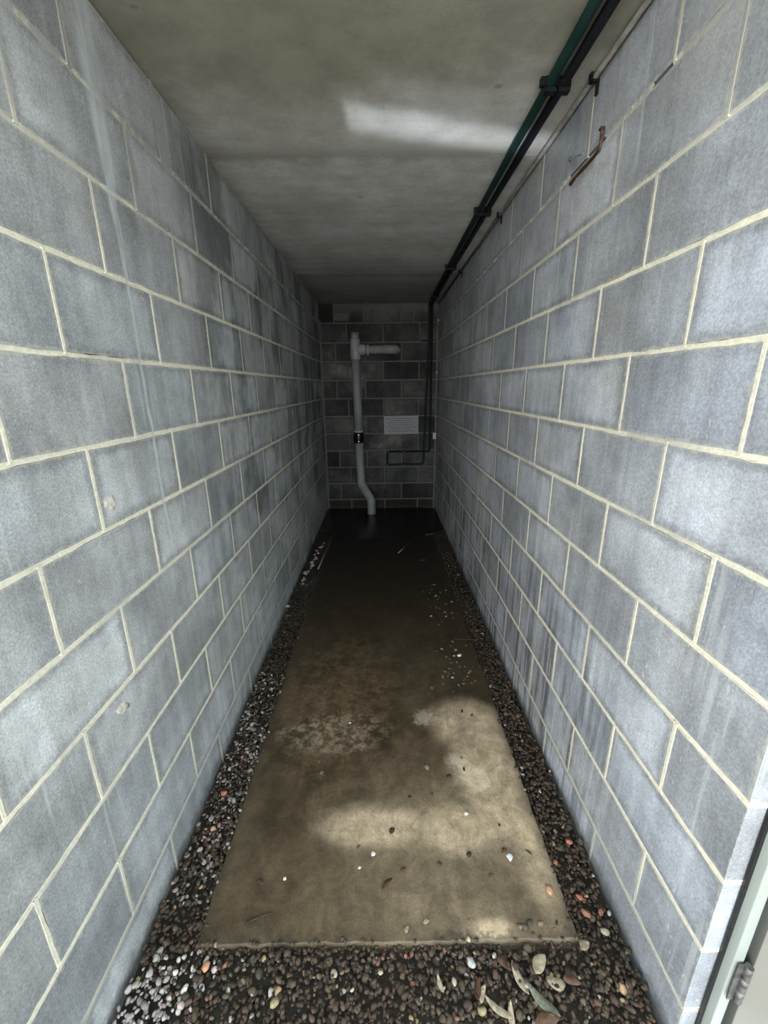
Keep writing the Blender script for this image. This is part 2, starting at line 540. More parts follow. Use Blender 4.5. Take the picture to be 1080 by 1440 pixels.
class Strips:
    def __init__(s): s.v, s.f = [], []
    def add(s, p0, p1, cross, nrm, hw, seed, step=.03, jit=.0022):
        r = random.Random(seed)
        p0, p1, cross, nrm = Vector(p0), Vector(p1), Vector(cross), Vector(nrm)
        L = (p1 - p0).length
        n = max(2, int(L / step))
        wav = r.uniform(0, 6)
        for i in range(n + 1):
            t_ = i / n
            c = p0.lerp(p1, t_) + cross * (math.sin(wav + t_ * L * 3.1) * .0007)
            fat = .0012 * math.sin(wav * 2 + t_ * L * 5.3)
            a = max(.004, hw + fat + r.uniform(-jit, jit)); b = max(.004, hw + fat + r.uniform(-jit, jit))
            k = len(s.v)
            s.v += [c - cross * a - nrm * .004, c - cross * a * .72 + nrm * .0012, c + cross * b * .12 - nrm * .0042,
                    c + cross * b * .72 + nrm * .0012, c + cross * b - nrm * .004]
            if i:
                for q in range(4):
                    s.f.append((k - 5 + q, k - 5 + q + 1, k + q + 1, k + q))
    def build(s, mat, parent):
        bm_me = mesh('mortar', s.v, s.f, True)
        return link('mortar', bm_me, mat, parent)

ROWS = [(n, Z0 + (n - 1) * CRS, Z0 + n * CRS) for n in range(4, -9, -1)]   # row n lies between joints n-1 and n
HALF = .005

def build_wall(name, core, mat, mmat, origin_fn, rotz, joints_fn, u0, u1, along, nrm, gaps=(), corner=None):
    """origin_fn(u, z) -> point on the wall face; u runs along the wall"""
    wall = struct(box(name, *core, M['core']))
    st = Strips()
    zb = -.06
    for ri, (n, z0, z1) in enumerate(ROWS):
        z0c = max(z0, zb)
        z1c = min(z1, ZC + .02)
        if z1c - z0c < .03: continue
        js = [u for u in joints_fn(n) if u0 + .03 < u < u1 - .03]
        ed = [u0] + js + [u1]
        for i in range(len(ed) - 1):
            a = ed[i] + (HALF if i else 0); b = ed[i + 1] - (HALF if i + 1 < len(ed) - 1 else 0)
            deep = corner is not None and i == 0
            L, H = b - a, (z1c - HALF) - (z0c + HALF)
            me = block_mesh(L, H, .25 if deep else .022, random.randrange(4), mat)
            o = link('block', me, None, wall)
            o.location = origin_fn((a + b) / 2, (z0c + z1c) / 2)
            o.rotation_euler = (0, 0, rotz)
        for u in js:
            st.add(origin_fn(u, z0c), origin_fn(u, z1c), along, nrm, .0060, zlib.crc32(repr((name, n, round(u, 2))).encode()), .024, .0018)
        if n < 4 and z1 > -.02:
            segs = [(u0, u1)]
            for (gn, ga, gb) in gaps:
                if gn == n:
                    segs = [s_ for (a, b) in segs for s_ in ((a, min(b, ga)), (max(a, gb), b)) if s_[1] - s_[0] > .02]
            for (a, b) in segs:
                st.add(origin_fn(a, z1), origin_fn(b, z1), (0, 0, 1), nrm, .0082, zlib.crc32(repr((name, n, 'bed')).encode()))
            if corner is not None:
                st.add((XR, Y_CORNER, z1), (XR + .24, Y_CORNER, z1), (0, 0, 1), (0, -1, 0), .0085, n + 50)
    return wall, st

def side_joints(phase):
    def fn(n):
        base = phase + (.225 if n % 2 else 0)
        return [base + .45 * k for k in range(-4, 14)]
    return fn
def right_joints(n):
    return [u for u in side_joints(.393)(n) if u > Y_CORNER + .05]
def back_joints(n):
    return [-.418, .040, .496] if n % 2 else [-.560, -.190, .272]
def back_joints_top(n):
    if n == 4: return [-.565, -.195, .262, .425]
    return back_joints(n)

wl, st = build_wall('wall_left', (XL - .16, XL - .018, Y_LEFT0, YB + .16, -.06, ZC), M['block_left'], M['mortar'],
                    lambda u, z: (XL, u, z), math.pi / 2, side_joints(.392), Y_LEFT0, YB, (0, 1, 0), (1, 0, 0))
st.build(M['mortar'], wl)
wr, st = build_wall('wall_right', (XR + .018, XR + .25, .84, YB + .16, -.06, ZC), M['block_right'], M['mortar'],
                    lambda u, z: (XR, u, z), -math.pi / 2, right_joints, Y_CORNER, YB, (0, 1, 0), (-1, 0, 0),
                    gaps=[(3, 1.295, 1.375), (3, 1.62, 1.88)], corner=True)
st.build(M['mortar'], wr)
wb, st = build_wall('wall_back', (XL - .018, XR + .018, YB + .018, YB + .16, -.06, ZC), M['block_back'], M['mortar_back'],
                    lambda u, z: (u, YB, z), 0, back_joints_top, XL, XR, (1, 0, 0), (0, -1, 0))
# mortar fillets in the two corners
st.add((XL + .012, YB - .004, -.02), (XL + .012, YB - .004, 2.45), (1, 0, 0), (0, -1, 0), .013, 5)
st.add((XR - .012, YB - .004, -.02), (XR - .012, YB - .004, 2.45), (1, 0, 0), (0, -1, 0), .011, 6)
st.build(M['mortar_back'], wb)

# ------------------------------------------------------------------ ceiling of three precast panels
ceil = struct(box('ceiling', XL - .16, XR + .25, .42, YB + .16, ZC + .02, ZC + .22, M['core']))
def panel(x0, x1, y0, y1, z):
    v, f = box_vf(x0, x1, y0, y1, z, ZC + .03)
    me = mesh('ceiling_panel', v, f)
    bm = bmesh.new(); bm.from_mesh(me)
    bm.to_mesh(me); bm.free()
    return link('ceiling_panel', me, M['ceiling'], ceil)
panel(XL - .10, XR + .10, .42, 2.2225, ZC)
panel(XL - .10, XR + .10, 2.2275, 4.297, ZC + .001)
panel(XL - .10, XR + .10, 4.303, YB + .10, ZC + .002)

# ------------------------------------------------------------------ floor: soil bed, slab in two pours, puddle
def smooth(a, b, x):
    t_ = np.clip((x - a) / (b - a), 0, 1)
    return t_ * t_ * (3 - 2 * t_)
xs = np.linspace(XL - .02, XR + .02, 40); ys = np.linspace(.28, YB + .02, 150)
v = []
for y in ys:
    for x in xs:
        fill_l = smooth(2.75, 3.1, y) if x < 0 else smooth(3.5, 4.0, y)
        z = -.014 + .036 * float(fill_l) + .005 * math.sin(9 * x + 3 * y) * math.sin(7 * y)
        if abs(x) < .55: z = min(z, .012)
        v.append((x, y, z))
nx = len(xs)
f = [(j * nx + i, j * nx + i + 1, (j + 1) * nx + i + 1, (j + 1) * nx + i) for j in range(len(ys) - 1) for i in range(nx - 1)]
floor = struct(link('floor', mesh('floor', v, f, True), M['soil']))

def slab(y0, y1, x0, x1, seed):
    r = random.Random(seed)
    pts = []
    n1 = int((y1 - y0) / .022); n2 = int((x1 - x0) / .022)
    jt = lambda a=.003: r.uniform(-a, a)
    for i in range(n2): pts.append((x0 + (x1 - x0) * i / n2, y0 + jt(.0025)))
    for i in range(n1): pts.append((x1 + jt(), y0 + (y1 - y0) * i / n1))
    for i in range(n2): pts.append((x1 - (x1 - x0) * i / n2, y1 + jt(.002)))
    for i in range(n1): pts.append((x0 + jt(), y1 - (y1 - y0) * i / n1))
    cx, cy = (x0 + x1) / 2, (y0 + y1) / 2
    rings = []
    for inset, z in ((0, -.03), (0, SLAB_Z - .007), (.002, SLAB_Z - .002), (.005, SLAB_Z)):
        rings.append([(x - math.copysign(min(inset, abs(x - cx)), x - cx), y - math.copysign(min(inset, abs(y - cy)), y - cy), z) for x, y in pts])
    n = len(pts)
    v = [p for rg in rings for p in rg]
    f = []
    for k in range(3):
        for i in range(n):
            i2 = (i + 1) % n
            f.append((k * n + i, k * n + i2, (k + 1) * n + i2, (k + 1) * n + i))
    f.append(tuple(3 * n + i for i in range(n)))
    me = mesh('slab', v, f)
    return link('slab', me, M['slab'], floor)
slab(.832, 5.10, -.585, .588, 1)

def flat_patch(name, cx, cy, rx, ry, z, mat, seed, n=60, amp=.16, parent=None, clampx=None):
    r = random.Random(seed)
    ph = [r.uniform(0, 6.28) for _ in range(5)]
    top = []
    for i in range(n):
        a = 2 * math.pi * i / n
        k = 1 + amp * sum(math.sin((q + 2) * a + ph[q]) / (q + 1.5) for q in range(5))
        x, y = cx + rx * k * math.cos(a), cy + ry * k * math.sin(a)
        if clampx: x = min(max(x, clampx[0]), clampx[1]); y = min(y, YB - .003)
        top.append((x, y))
    v = [(x, y, z) for x, y in top] + [(x, y, z - .02) for x, y in top]
    f = [tuple(range(n))] + [((i + 1) % n, i, n + i, n + (i + 1) % n) for i in range(n)]
    return link(name, mesh(name, v, f), mat, parent)
pud = flat_patch('puddle', .0, 5.05, 1.0, .70, SLAB_Z + .0035, M['water'], 4, clampx=(XL + .004, XR - .004))
tag(pud, 'dark shallow puddle around the foot of the grey pipe', 'puddle')

gv, gf = box_vf(-9, 9, -14, .30, -.30, -.014)
struct(link('ground', mesh('ground', gv, gf), M['ground']))

# unseen pale wall added across the yard to bounce sun onto the right wall
M['render'] = plain('pale_bounce', (.66, .67, .68), .9, .2, var=.08, nscale=3)
yv, yf = box_vf(-8.0, .3, -5.2, -5.0, -.3, 3.4)
struct(link('wall_bounce', mesh('wall_bounce', yv, yf), M['render']))

# ------------------------------------------------------------------ door on the right: jamb, open leaf, hinge
door = struct(empty('door_1', (.80, .58, 0)))
dl = lambda x0, x1, y0, y1, z0, z1, nm, mat, par, bev=.002: box(nm, x0 - .80, x1 - .80, y0 - .58, y1 - .58, z0, z1, mat, par, bev)
dl(.7825, .808, .600, .624, -.03, 2.30, 'door_frame', M['framepaint'], door)
dl(.773, .7825, .619, .6255, -.03, 2.30, 'gap_shade', M['rubber'], door, .001)  # black strip put in for the shaded gap between wall end and frame
leaf = dl(.8175, 1.60, .590, .630, .02, 2.25, 'door_leaf', M['doorpaint'], door)
PVX, PVY = .0145, .008
leaf.matrix_local = Matrix.Translation((PVX, PVY, 0)) @ Matrix.Rotation(math.radians(-28), 4, 'Z') @ Matrix.Translation((-PVX, -PVY, 0))
for zc in (.335, 1.15, 2.0):
    h = empty('hinge', (.0118, .0105, zc)); h.parent = door
    for k in range(3):
        zz = -.062 + k * .0415
        tube('knuckle', [(0, 0, zz), (0, 0, zz + .0405)], .0085, M['hinge'], h, seg=12)
    box('hinge_plate', -.022, .0, .0025, .0052, -.062, .062, M['hinge'], h)

# ------------------------------------------------------------------ grey soil pipe against the back wall
pipe = tag(empty('soil_pipe', (-.14, 5.30, .0)), 'grey plastic soil pipe with branch and black coupling on the back wall', 'pipe')
PO = Vector((-.14, 5.30, 0))
def pt(*p): return Vector(p) - PO
PY = 5.455
tube('lower_pipe', [pt(-.288, PY, 1.02), pt(-.272, PY - .01, .40), pt(-.138, 5.33, .22), pt(-.138, 5.31, -.01)], .054, M['pvc'], pipe, rad=.10, seg=24)
up_ = tube('upper_pipe', [pt(-.288, PY, 1.03), pt(-.303, PY, 2.02)], .055, M['pvc'], pipe, seg=24)
tube('stub', [pt(-.303, PY, 2.19), pt(-.303, PY, 2.285)], .049, M['pvc'], pipe, seg=24)
tee = tube('tee', [pt(-.303, PY, 1.975), pt(-.303, PY, 1.983), pt(-.303, PY, 2.205), pt(-.303, PY, 2.213)], [.058, .063, .063, .058], M['pvc_light'], pipe, seg=24)
tube('tee_branch', [pt(-.29, PY, 2.09), pt(-.235, PY, 2.09), pt(-.19, PY, 2.09), pt(-.182, PY, 2.09)], [.062, .061, .060, .055], M['pvc_light'], tee, seg=24)
tube('collar', [pt(-.158, PY, 2.088), pt(-.155, PY, 2.088), pt(-.137, PY, 2.088), pt(-.134, PY, 2.088)], [.056, .072, .072, .056], M['pvc_light'], pipe, seg=24)
tube('branch_pipe', [pt(-.20, PY, 2.09), pt(.055, PY, 2.09)], .0515, M['pvc'], pipe, seg=24)
tube('elbow', fillet([pt(.05, PY, 2.09), pt(.205, PY, 2.09), pt(.205, YB - .004, 2.09)], .09, 8), .056, M['pvc'], pipe, seg=24)
cp = tube('coupling', [pt(-.288, PY, .955), pt(-.288, PY, .962), pt(-.289, PY, 1.082), pt(-.289, PY, 1.089)], [.060, .067, .067, .060], M['rubber'], pipe, seg=24)
for zz in (.975, 1.062):
    tube('band', [pt(-.288, PY, zz), pt(-.288, PY, zz + .007)], .0685, M['rubber'], cp, seg=24)
    box('screw', -.288 - PO.x - .004, -.288 - PO.x + .006, PY - PO.y - .078, PY - PO.y - .068, zz - .004, zz + .009, M['steel'], cp)
tube('rim', [pt(-.2895, PY, 1.09), pt(-.2895, PY, 1.112)], .0625, M['pvc_light'], pipe, seg=24)
# ------------------------------------------------------------------ conduits on ceiling and back wall
CR = .0155
def clip_at(par, x, y, name='clip', wall='c', z=0):
    if wall == 'c':
        v1, f1 = box_vf(x - .019, x + .019, y - .012, y + .012, ZC - .046, ZC - .030)
        v2, f2 = box_vf(x - .020, x - .0128, y - .012, y + .012, ZC - .036, ZC - .0045)
        v3, f3 = box_vf(x + .0128, x + .020, y - .012, y + .012, ZC - .036, ZC - .0045)
        v4, f4 = box_vf(x - .034, x - .018, y - .009, y + .009, ZC - .028, ZC - .0045)
        parts = [(v1, f1), (v2, f2), (v3, f3), (v4, f4)]
    else:
        v1, f1 = box_vf(x - .019, x + .019, YB - .046, YB - .030, z - .012, z + .012)
        v2, f2 = box_vf(x - .020, x - .0128, YB - .036, YB - .001, z - .012, z + .012)
        v3, f3 = box_vf(x + .0128, x + .020, YB - .036, YB - .001, z - .012, z + .012)
        parts = [(v1, f1), (v2, f2), (v3, f3)]
    V, Fc = [], []
    for vv, ff in parts:
        k = len(V); V += vv; Fc += [tuple(i + k for i in q) for q in ff]
    return link('clip', mesh('clip', V, Fc), M['clip'], par)
ZT = ZC - .021
YW = YB - .021
cg = tag(empty('conduit'), 'green round conduit running along the ceiling and down the back wall', 'conduit')
tube('pipe', [(.575, .44, ZT), (.578, 2.5, ZT), (.597, 5.0, ZT), (.611, YW, ZT), (.612, YW, 2.2), (.566, YW, .650), (.085, YW, .640), (.083, YW, .795), (.083, YB - .002, .80)],
     CR, M['green'], cg, rad=.035)
cb = tag(empty('conduit'), 'dark navy conduit beside the green one, nearer the right wall', 'conduit')
tube('pipe', [(.622, .44, ZT), (.624, 2.5, ZT), (.634, 5.0, ZT), (.643, YW, ZT), (.645, YW, 2.2), (.650, YW, .822), (.125, YW, .818), (.115, YB - .002, .818)],
     CR, M['navy'], cb, rad=.035)
for y in (.72, 1.735, 2.78, 3.94, 5.05):
    s_ = (y - .44) / 5.1
    clip_at(cg, .575 + .02 * s_, y)
    clip_at(cb, .622 + .014 * s_, y)
for z in (2.2,):
    clip_at(cb, .645, 0, wall='b', z=z); clip_at(cg, .607, 0, wall='b', z=z)
clip_at(cb, .648, 0, wall='b', z=1.5); clip_at(cg, .589, 0, wall='b', z=1.5)
box('bracket', .505, .60, YB - .018, YB - .001, 2.185, 2.206, M['clip'], cg)
for x, z, par in ((.30, .640, cg), (.30, .818, cb)):
    sd_ = box('saddle', x - .012, x + .012, YB - .039, YB - .001, z - .019, z + .024, M['clip'], par)
    box('screw', x - .003, x + .003, YB - .042, YB - .039, z - .003, z + .003, M['steel'], sd_)

cc = tag(empty('thin_conduit'), 'thin dusty grey conduit tucked into the corner of ceiling and right wall', 'conduit')
tube('pipe', [(XR - .014, .44, ZC - .014), (XR - .014, 3.0, ZC - .013), (XR - .014, YB - .01, ZC - .016)], .0085, M['greycable'], cc, seg=10)
for y in (.72, 1.715, 2.85, 4.1):
    v1, f1 = box_vf(XR - .030, XR - .0015, y - .009, y + .009, ZC - .030, ZC - .023)
    v2, f2 = box_vf(XR - .008, XR - .0015, y - .007, y + .007, ZC - .062, ZC - .024)
    v3, f3 = box_vf(XR - .032, XR - .025, y - .009, y + .009, ZC - .030, ZC - .005)
    V, Fc = [], []
    for vv, ff in ((v1, f1), (v2, f2), (v3, f3)):
        k = len(V); V += vv; Fc += [tuple(i + k for i in q) for q in ff]
    link('clip', mesh('clip', V, Fc), M['clip'], cc)

# ------------------------------------------------------------------ sign, little white box and cable
sg = tag(empty('sign', (.268, YB, 1.166)), 'white rectangular notice with lines of small print on the back wall', 'sign')
sg.rotation_euler = (0, math.radians(-.6), 0)
box('board', -.226, .226, -.006, -.0015, -.118, .118, M['sign'], sg, .001)
r = random.Random(3)
for i, wd in enumerate((.41, .30, .39, .33, .40, .27, .36)):
    z = .083 - i * .0272
    x = -wd / 2
    V, Fc = [], []
    while x < wd / 2 - .008:
        wl_ = min(r.uniform(.018, .055), wd / 2 - x)
        vv, ff = box_vf(x, x + wl_, -.0068, -.0058, z - .0042, z + .0042)
        k = len(V); V += vv; Fc += [tuple(q + k for q in c_) for c_ in ff]
        x += wl_ + .008
    link('text_line', mesh('text_line', V, Fc), M['ink'], sg)
jb = tag(empty('junction_box', (.710, YB, 1.02)), 'small white plastic box at the back right corner', 'electrical box')
box('body', -.021, .019, -.034, -.002, -.040, .040, M['white'], jb, .004)
box('lid', -.019, .017, -.038, -.034, -.037, .037, M['white'], jb, .002)
wc = tag(empty('white_cable', (.722, YB, 1.06)), 'thin pale cable rising up the back right corner above the box', 'cable')
tube('wire', [(-.004, -.014, .004), (.0, -.012, .5), (-.002, -.013, 1.0), (.0, -.012, 1.545)], .0028, M['greycable'], wc, seg=8)
for z in (.20, .75, 1.36):
    box('clip', -.008, .006, -.018, -.004, z, z + .02, M['white'], wc, .001)

# ------------------------------------------------------------------ bits fixed in or stuck on the side walls
rs = tag(empty('steel_strip', (XR, 1.75, 2.40)), 'rusty bent steel strip showing in a broken joint of the right wall', 'metal strip')
def ribbon(name, pts, wid, thick, side, mat, parent):
    pts = [Vector(p) for p in pts]; side = Vector(side)
    V, Fc = [], []
    for i, p in enumerate(pts):
        d = (pts[min(i + 1, len(pts) - 1)] - pts[max(i - 1, 0)]).normalized()
        n_ = d.cross(side).normalized()
        for a, b in ((-1, -1), (1, -1), (1, 1), (-1, 1)):
            V.append(p + side * (a * wid / 2) + n_ * (b * thick / 2))
        if i:
            k = 4 * i
            for q in range(4):
                q2 = (q + 1) % 4
                Fc.append((k - 4 + q, k - 4 + q2, k + q2, k + q))
    Fc.append((3, 2, 1, 0)); k = 4 * (len(pts) - 1); Fc.append((k, k + 1, k + 2, k + 3))
    return link(name, mesh(name, V, Fc), mat, parent)
ribbon('strap', [(-.004, -.112, .040), (-.006, -.118, .012), (-.003, -.105, -.010), (.000, -.05, -.013), (-.003, .02, -.015), (.001, .07, -.013), (-.004, .112, -.022)], .010, .010, (1, 0, 0), M['rust'], rs)
ribbon('hooked_end', [(-.005, -.100, .044), (-.008, -.121, .043), (-.009, -.128, .020)], .014, .004, (1, 0, 0), M['rust'], rs)
nl = tag(empty('nail', (XR, 1.80, 2.445)), 'bent nail sticking out of the right wall above the rusty strip', 'nail')
tube('shank', [(.004, 0, .0), (-.030, .0, -.002), (-.034, .008, -.010)], .0022, M['hinge'], nl, seg=8)
tube('head', [(-.032, .006, -.009), (-.037, .012, -.014)], .0062, M['hinge'], nl, seg=10)

def lump_vf(cx, ry, rz, depth, seed, n=12):
    r = random.Random(seed)
    V = [(cx + depth, 0, 0)]
    Fc = []
    for ring, (k, d) in enumerate(((.45, .85), (.8, .5), (1.0, -.3))):
        for i in range(n):
            a = 2 * math.pi * i / n
            kk = k * r.uniform(.62, 1.25)
            V.append((cx + depth * d, ry * kk * math.cos(a), rz * kk * math.sin(a)))
    for i in range(n):
        i2 = (i + 1) % n
        Fc.append((0, 1 + i, 1 + i2))
        for q in range(2):
            Fc.append((1 + q * n + i, 1 + (q + 1) * n + i, 1 + (q + 1) * n + i2, 1 + q * n + i2))
    return V, Fc
for y, z, ry, rz, lab in ((1.115, 1.352, .030, .022, 'pale mortar splat beside an upright joint on the left wall'),
                          (.985, .775, .035, .016, 'flat mortar splat low on the left wall under a long joint')):
    V, Fc = lump_vf(0, ry, rz, .0022, int(y * 100), 20)
    o = link('mortar_splat', mesh('mortar_splat', V, Fc, True), M['mortarlump'])
    o.location = (XL, y, z); o.rotation_euler = (math.radians(-25), 0, 0)
    tag(o, lab, 'mortar')

# ------------------------------------------------------------------ gravel
def ico(sub):
    bm = bmesh.new(); bmesh.ops.create_icosphere(bm, subdivisions=sub, radius=1)
    v = np.array([q.co[:] for q in bm.verts]); f = np.array([[q.index for q in p.verts] for p in bm.faces]); bm.free()
    return v, f
IV, IF = ico(2)
def stone(seed):
    g = np.random.default_rng(seed)
    v = IV.copy()
    for _ in range(6):
        d = g.normal(size=3); d /= np.linalg.norm(d)
        h = g.uniform(.55, .85)
        s_ = v @ d
        v = np.where(s_[:, None] > h, v - (s_ - h)[:, None] * d * .8, v)
    v *= 1 + .05 * g.normal(size=(len(v), 1))
    v *= np.array([1, g.uniform(.62, .9), g.uniform(.45, .7)])
    return v
STONES = [stone(100 + i) for i in range(10)]
PAL_WET = np.array([.62, .52, .39]) * np.array([(.060, .052, .042), (.085, .074, .060), (.045, .040, .036), (.10, .088, .070), (.070, .052, .046), (.13, .118, .10), (.060, .062, .058), (.095, .070, .058)])
PAL_DRY = np.array([(.30, .28, .26), (.36, .33, .32), (.25, .235, .225), (.40, .37, .33), (.30, .25, .24), (.42, .40, .37)])
PAL_ODD = np.array([(.22, .095, .060), (.28, .18, .10), (.28, .25, .175), (.28, .265, .24), (.17, .080, .058), (.22, .185, .10)])
ODD_NAMES = ['brick-red', 'tan', 'cream', 'pale grey', 'dark red', 'yellowish']

def dry_amount(x, y):
    return float(np.clip((-.50 - x) / .10, 0, 1) * np.clip((.84 - y) / .12, 0, 1)) * .9
def gravel_points(x0, x1, y0, y1, dens, zfun):
    n = int((x1 - x0) * (y1 - y0) * dens)
    return [(x, y) for x, y in zip(rng.uniform(x0, x1, n), rng.uniform(y0, y1, n))]
pts = []
D0 = 8600
for (x0, x1, y0, y1, dens, reg) in ((XL + .012, XR - .010, .34, .815, D0, 'front'), (XL + .012, -.592, .815, 2.95, D0, 'left'), (.600, XR - .012, .815, 3.0, D0, 'right'),
                                    (.600, XR - .012, 3.0, 3.9, 3600, 'right'), (XL + .012, -.61, 2.95, 3.3, 2200, 'left')):
    pts += [(x, y, reg) for x, y in gravel_points(x0, x1, y0, y1, dens, None)]
lap = []
for _ in range(260): lap.append((rng.uniform(-.60, .60), .826 + rng.normal(0, .006), 'front'))
for _ in range(420): lap.append((-.592 + abs(rng.normal(0, .010)) - .006, rng.uniform(.84, 3.0), 'left'))
for _ in range(420): lap.append((.596 - abs(rng.normal(0, .010)) + .006, rng.uniform(.84, 3.6), 'right'))
n_bed = len(pts)
pts += lap
peb = []
for i_p, (x, y, reg) in enumerate(pts):
    s_ = float(np.clip(rng.lognormal(math.log(.0074), .32), .004, .015))
    side = max(0, 1 - min(x - XL, XR - x) / .12)
    mound = .010 * side + .006 * math.sin(11 * x + 5 * y)
    mound += .006 + (.007 if reg == 'front' else 0)
    if reg == 'right' and y > 2.6: mound += .018 * min(1, (y - 2.6) / .8)
    if reg == 'left' and y > 2.6: mound += .026 * min(1, (y - 2.6) / .5)
    z = .0 + mound + rng.uniform(-.010, .010) + s_ * .25
    if i_p >= n_bed:
        s_ = min(s_, .0075)
        on_slab = abs(x) < .585 and y > .834
        z = (SLAB_Z + .4 * s_) if on_slab else rng.uniform(.008, .020)
    dr = dry_amount(x, y)
    u = rng.random()
    odd = -1
    if u < .05:
        odd = int(rng.integers(len(PAL_ODD))); c = PAL_ODD[odd]
    elif rng.random() < dr:
        c = PAL_DRY[rng.integers(len(PAL_DRY))]
    else:
        c = PAL_WET[rng.integers(len(PAL_WET))]
    c = c * rng.uniform(.75, 1.3)
    if reg == 'left' and .95 < y < 2.1 and rng.random() < .22: c = PAL_DRY[rng.integers(len(PAL_DRY))] * .8
    if y > 2.2: c = c * .8
    dist = math.sqrt(x * x + y * y + 1.65 ** 2)
    dep = y * math.cos(PITCH) + 1.65 * math.sin(PITCH)
    py = 720 + F_PX * (1.65 * math.cos(PITCH) - y * math.sin(PITCH)) / dep
    vis = py < 1432
    score = s_ / dist * (1 if vis else 0) * (1 + 14 * (z - mound))
    peb.append([x, y, z, s_, c, reg, odd, score, int(rng.integers(len(STONES))), rng.uniform(0, 6.28), rng.normal(0, .35), rng.normal(0, .35)])
peb.sort(key=lambda p: -p[7])
single, rest = peb[:255], peb[255:]
nV, nF = len(IV), len(IF)
AV = np.empty((len(rest) * nV, 3)); AF = np.empty((len(rest) * nF, 3), int); AC = np.empty((len(rest) * nV, 4), np.float32)
def rotm(a, b, c):
    return np.array(Matrix.Rotation(a, 3, 'Z') @ Matrix.Rotation(b, 3, 'X') @ Matrix.Rotation(c, 3, 'Y'))
for i, p in enumerate(rest):
    R_ = rotm(p[9], p[10], p[11])
    AV[i * nV:(i + 1) * nV] = (STONES[p[8]] * p[3]) @ R_.T + np.array(p[:3])
    AF[i * nF:(i + 1) * nF] = IF + i * nV
    AC[i * nV:(i + 1) * nV, :3] = p[4]; AC[i * nV:(i + 1) * nV, 3] = 1
me = bpy.data.meshes.new('gravel')
me.vertices.add(len(AV)); me.vertices.foreach_set('co', AV.ravel())
me.loops.add(AF.size); me.loops.foreach_set('vertex_index', AF.ravel())
me.polygons.add(len(AF)); me.polygons.foreach_set('loop_start', np.arange(0, AF.size, 3))
me.polygons.foreach_set('use_smooth', np.ones(len(AF), bool))
me.update(calc_edges=True)
ca = me.color_attributes.new('Col', 'FLOAT_COLOR', 'POINT')
ca.data.foreach_set('color', AC.ravel())
gr = link('gravel', me, M['gravel'])
gr['kind'] = 'stuff'
gr['label'] = 'damp brown gravel around the front and sides of the concrete slab'
gr['category'] = 'gravel'

STONE_ME = []
for i, sv in enumerate(STONES):
    m_ = mesh('pebble', sv, [tuple(map(int, q)) for q in IF], True)
    m_.materials.append(M['pebble']); STONE_ME.append(m_)
def pebble(x, y, z, s_, c, k, rot, label, group, name='pebble', cat='pebble', scale=None):
    o = link(name, STONE_ME[k])
    o.location = (x, y, z); o.scale = scale or (s_, s_, s_); o.rotation_euler = rot
    o.color = (float(c[0]), float(c[1]), float(c[2]), 1)
    tag(o, label, cat, group)
    return o
def where(p):
    x, y, reg = p[0], p[1], p[5]
    if reg == 'front':
        side = 'near the left wall' if x < -.30 else 'below mid slab' if x < .12 else 'near the leaves' if x < .52 else 'near the right wall'
        return 'in the front gravel %s%s' % (side, ' by the slab' if y > .765 else '')
    return 'in the %s of the gravel strip along the %s wall' % ('near end' if y < 1.15 else 'middle' if y < 1.8 else 'far end', reg)
for p in single:
    lum = float(np.mean(p[4]))
    if p[6] >= 0: tone = ODD_NAMES[p[6]]
    elif lum > .2: tone = 'chalky'
    elif lum > .046: tone = 'grey-brown'
    elif lum > .030: tone = 'dark brown'
    else: tone = 'nearly black'
    Rm = Matrix.Rotation(p[9], 3, 'Z') @ Matrix.Rotation(p[10], 3, 'X') @ Matrix.Rotation(p[11], 3, 'Y')
    pebble(p[0], p[1], p[2], p[3], p[4], p[8], Rm.to_euler(), '%s %s pebble %s' % ('large' if p[3] > .0125 else 'small', tone, where(p)), '%s pebbles %s' % (tone, where(p)))

# pebbles picked out one by one in the photograph
for (x, y, z, s_, c, k, lab) in (
        (.543, .961, SLAB_Z + .009, .017, (.40, .24, .13), 0, 'orange-tan pebble alone on the right edge of the slab'),
        (.680, 1.118, .022, .014, (.40, .13, .07), 3, 'bright red pebble in the right gravel strip'),
        (.640, .900, .024, .017, (.24, .11, .07), 5, 'large terracotta pebble in gravel by the near right slab corner'),
        (.676, .854, .024, .015, (.28, .255, .18), 2, 'large pale buff pebble by the foot of the right wall'),
        (-.680, 1.338, .020, .015, (.42, .14, .08), 1, 'orange-red pebble in the left gravel strip'),
        (-.668, 1.191, .020, .012, (.42, .27, .14), 6, 'amber pebble in the left gravel strip'),
        (-.536, .791, .020, .015, (.44, .24, .14), 4, 'salmon-coloured pebble at the near left corner of the slab'),
        (-.736, 2.867, .034, .016, (.60, .60, .56), 7, 'white pebble against the foot of the left wall'),
        (-.708, 1.775, .022, .014, (.50, .48, .44), 8, 'large pale pebble in the left gravel strip'),
        (-.155, .765, .022, .013, (.40, .36, .26), 9, 'cream pebble in the front gravel left of centre'),
        (.245, .785, .024, .017, (.33, .33, .31), 2, 'large pale grey stone in the front gravel right of centre'),
        (.190, .745, .022, .012, (.34, .31, .23), 3, 'long creamy pebble standing in the front gravel'),
        (.640, .945, .022, .014, (.30, .11, .07), 8, 'dull red pebble beside the slab near its right corner')):
    pebble(x, y, z, s_, c, k, (0.1, .1, x * 9), lab, None)

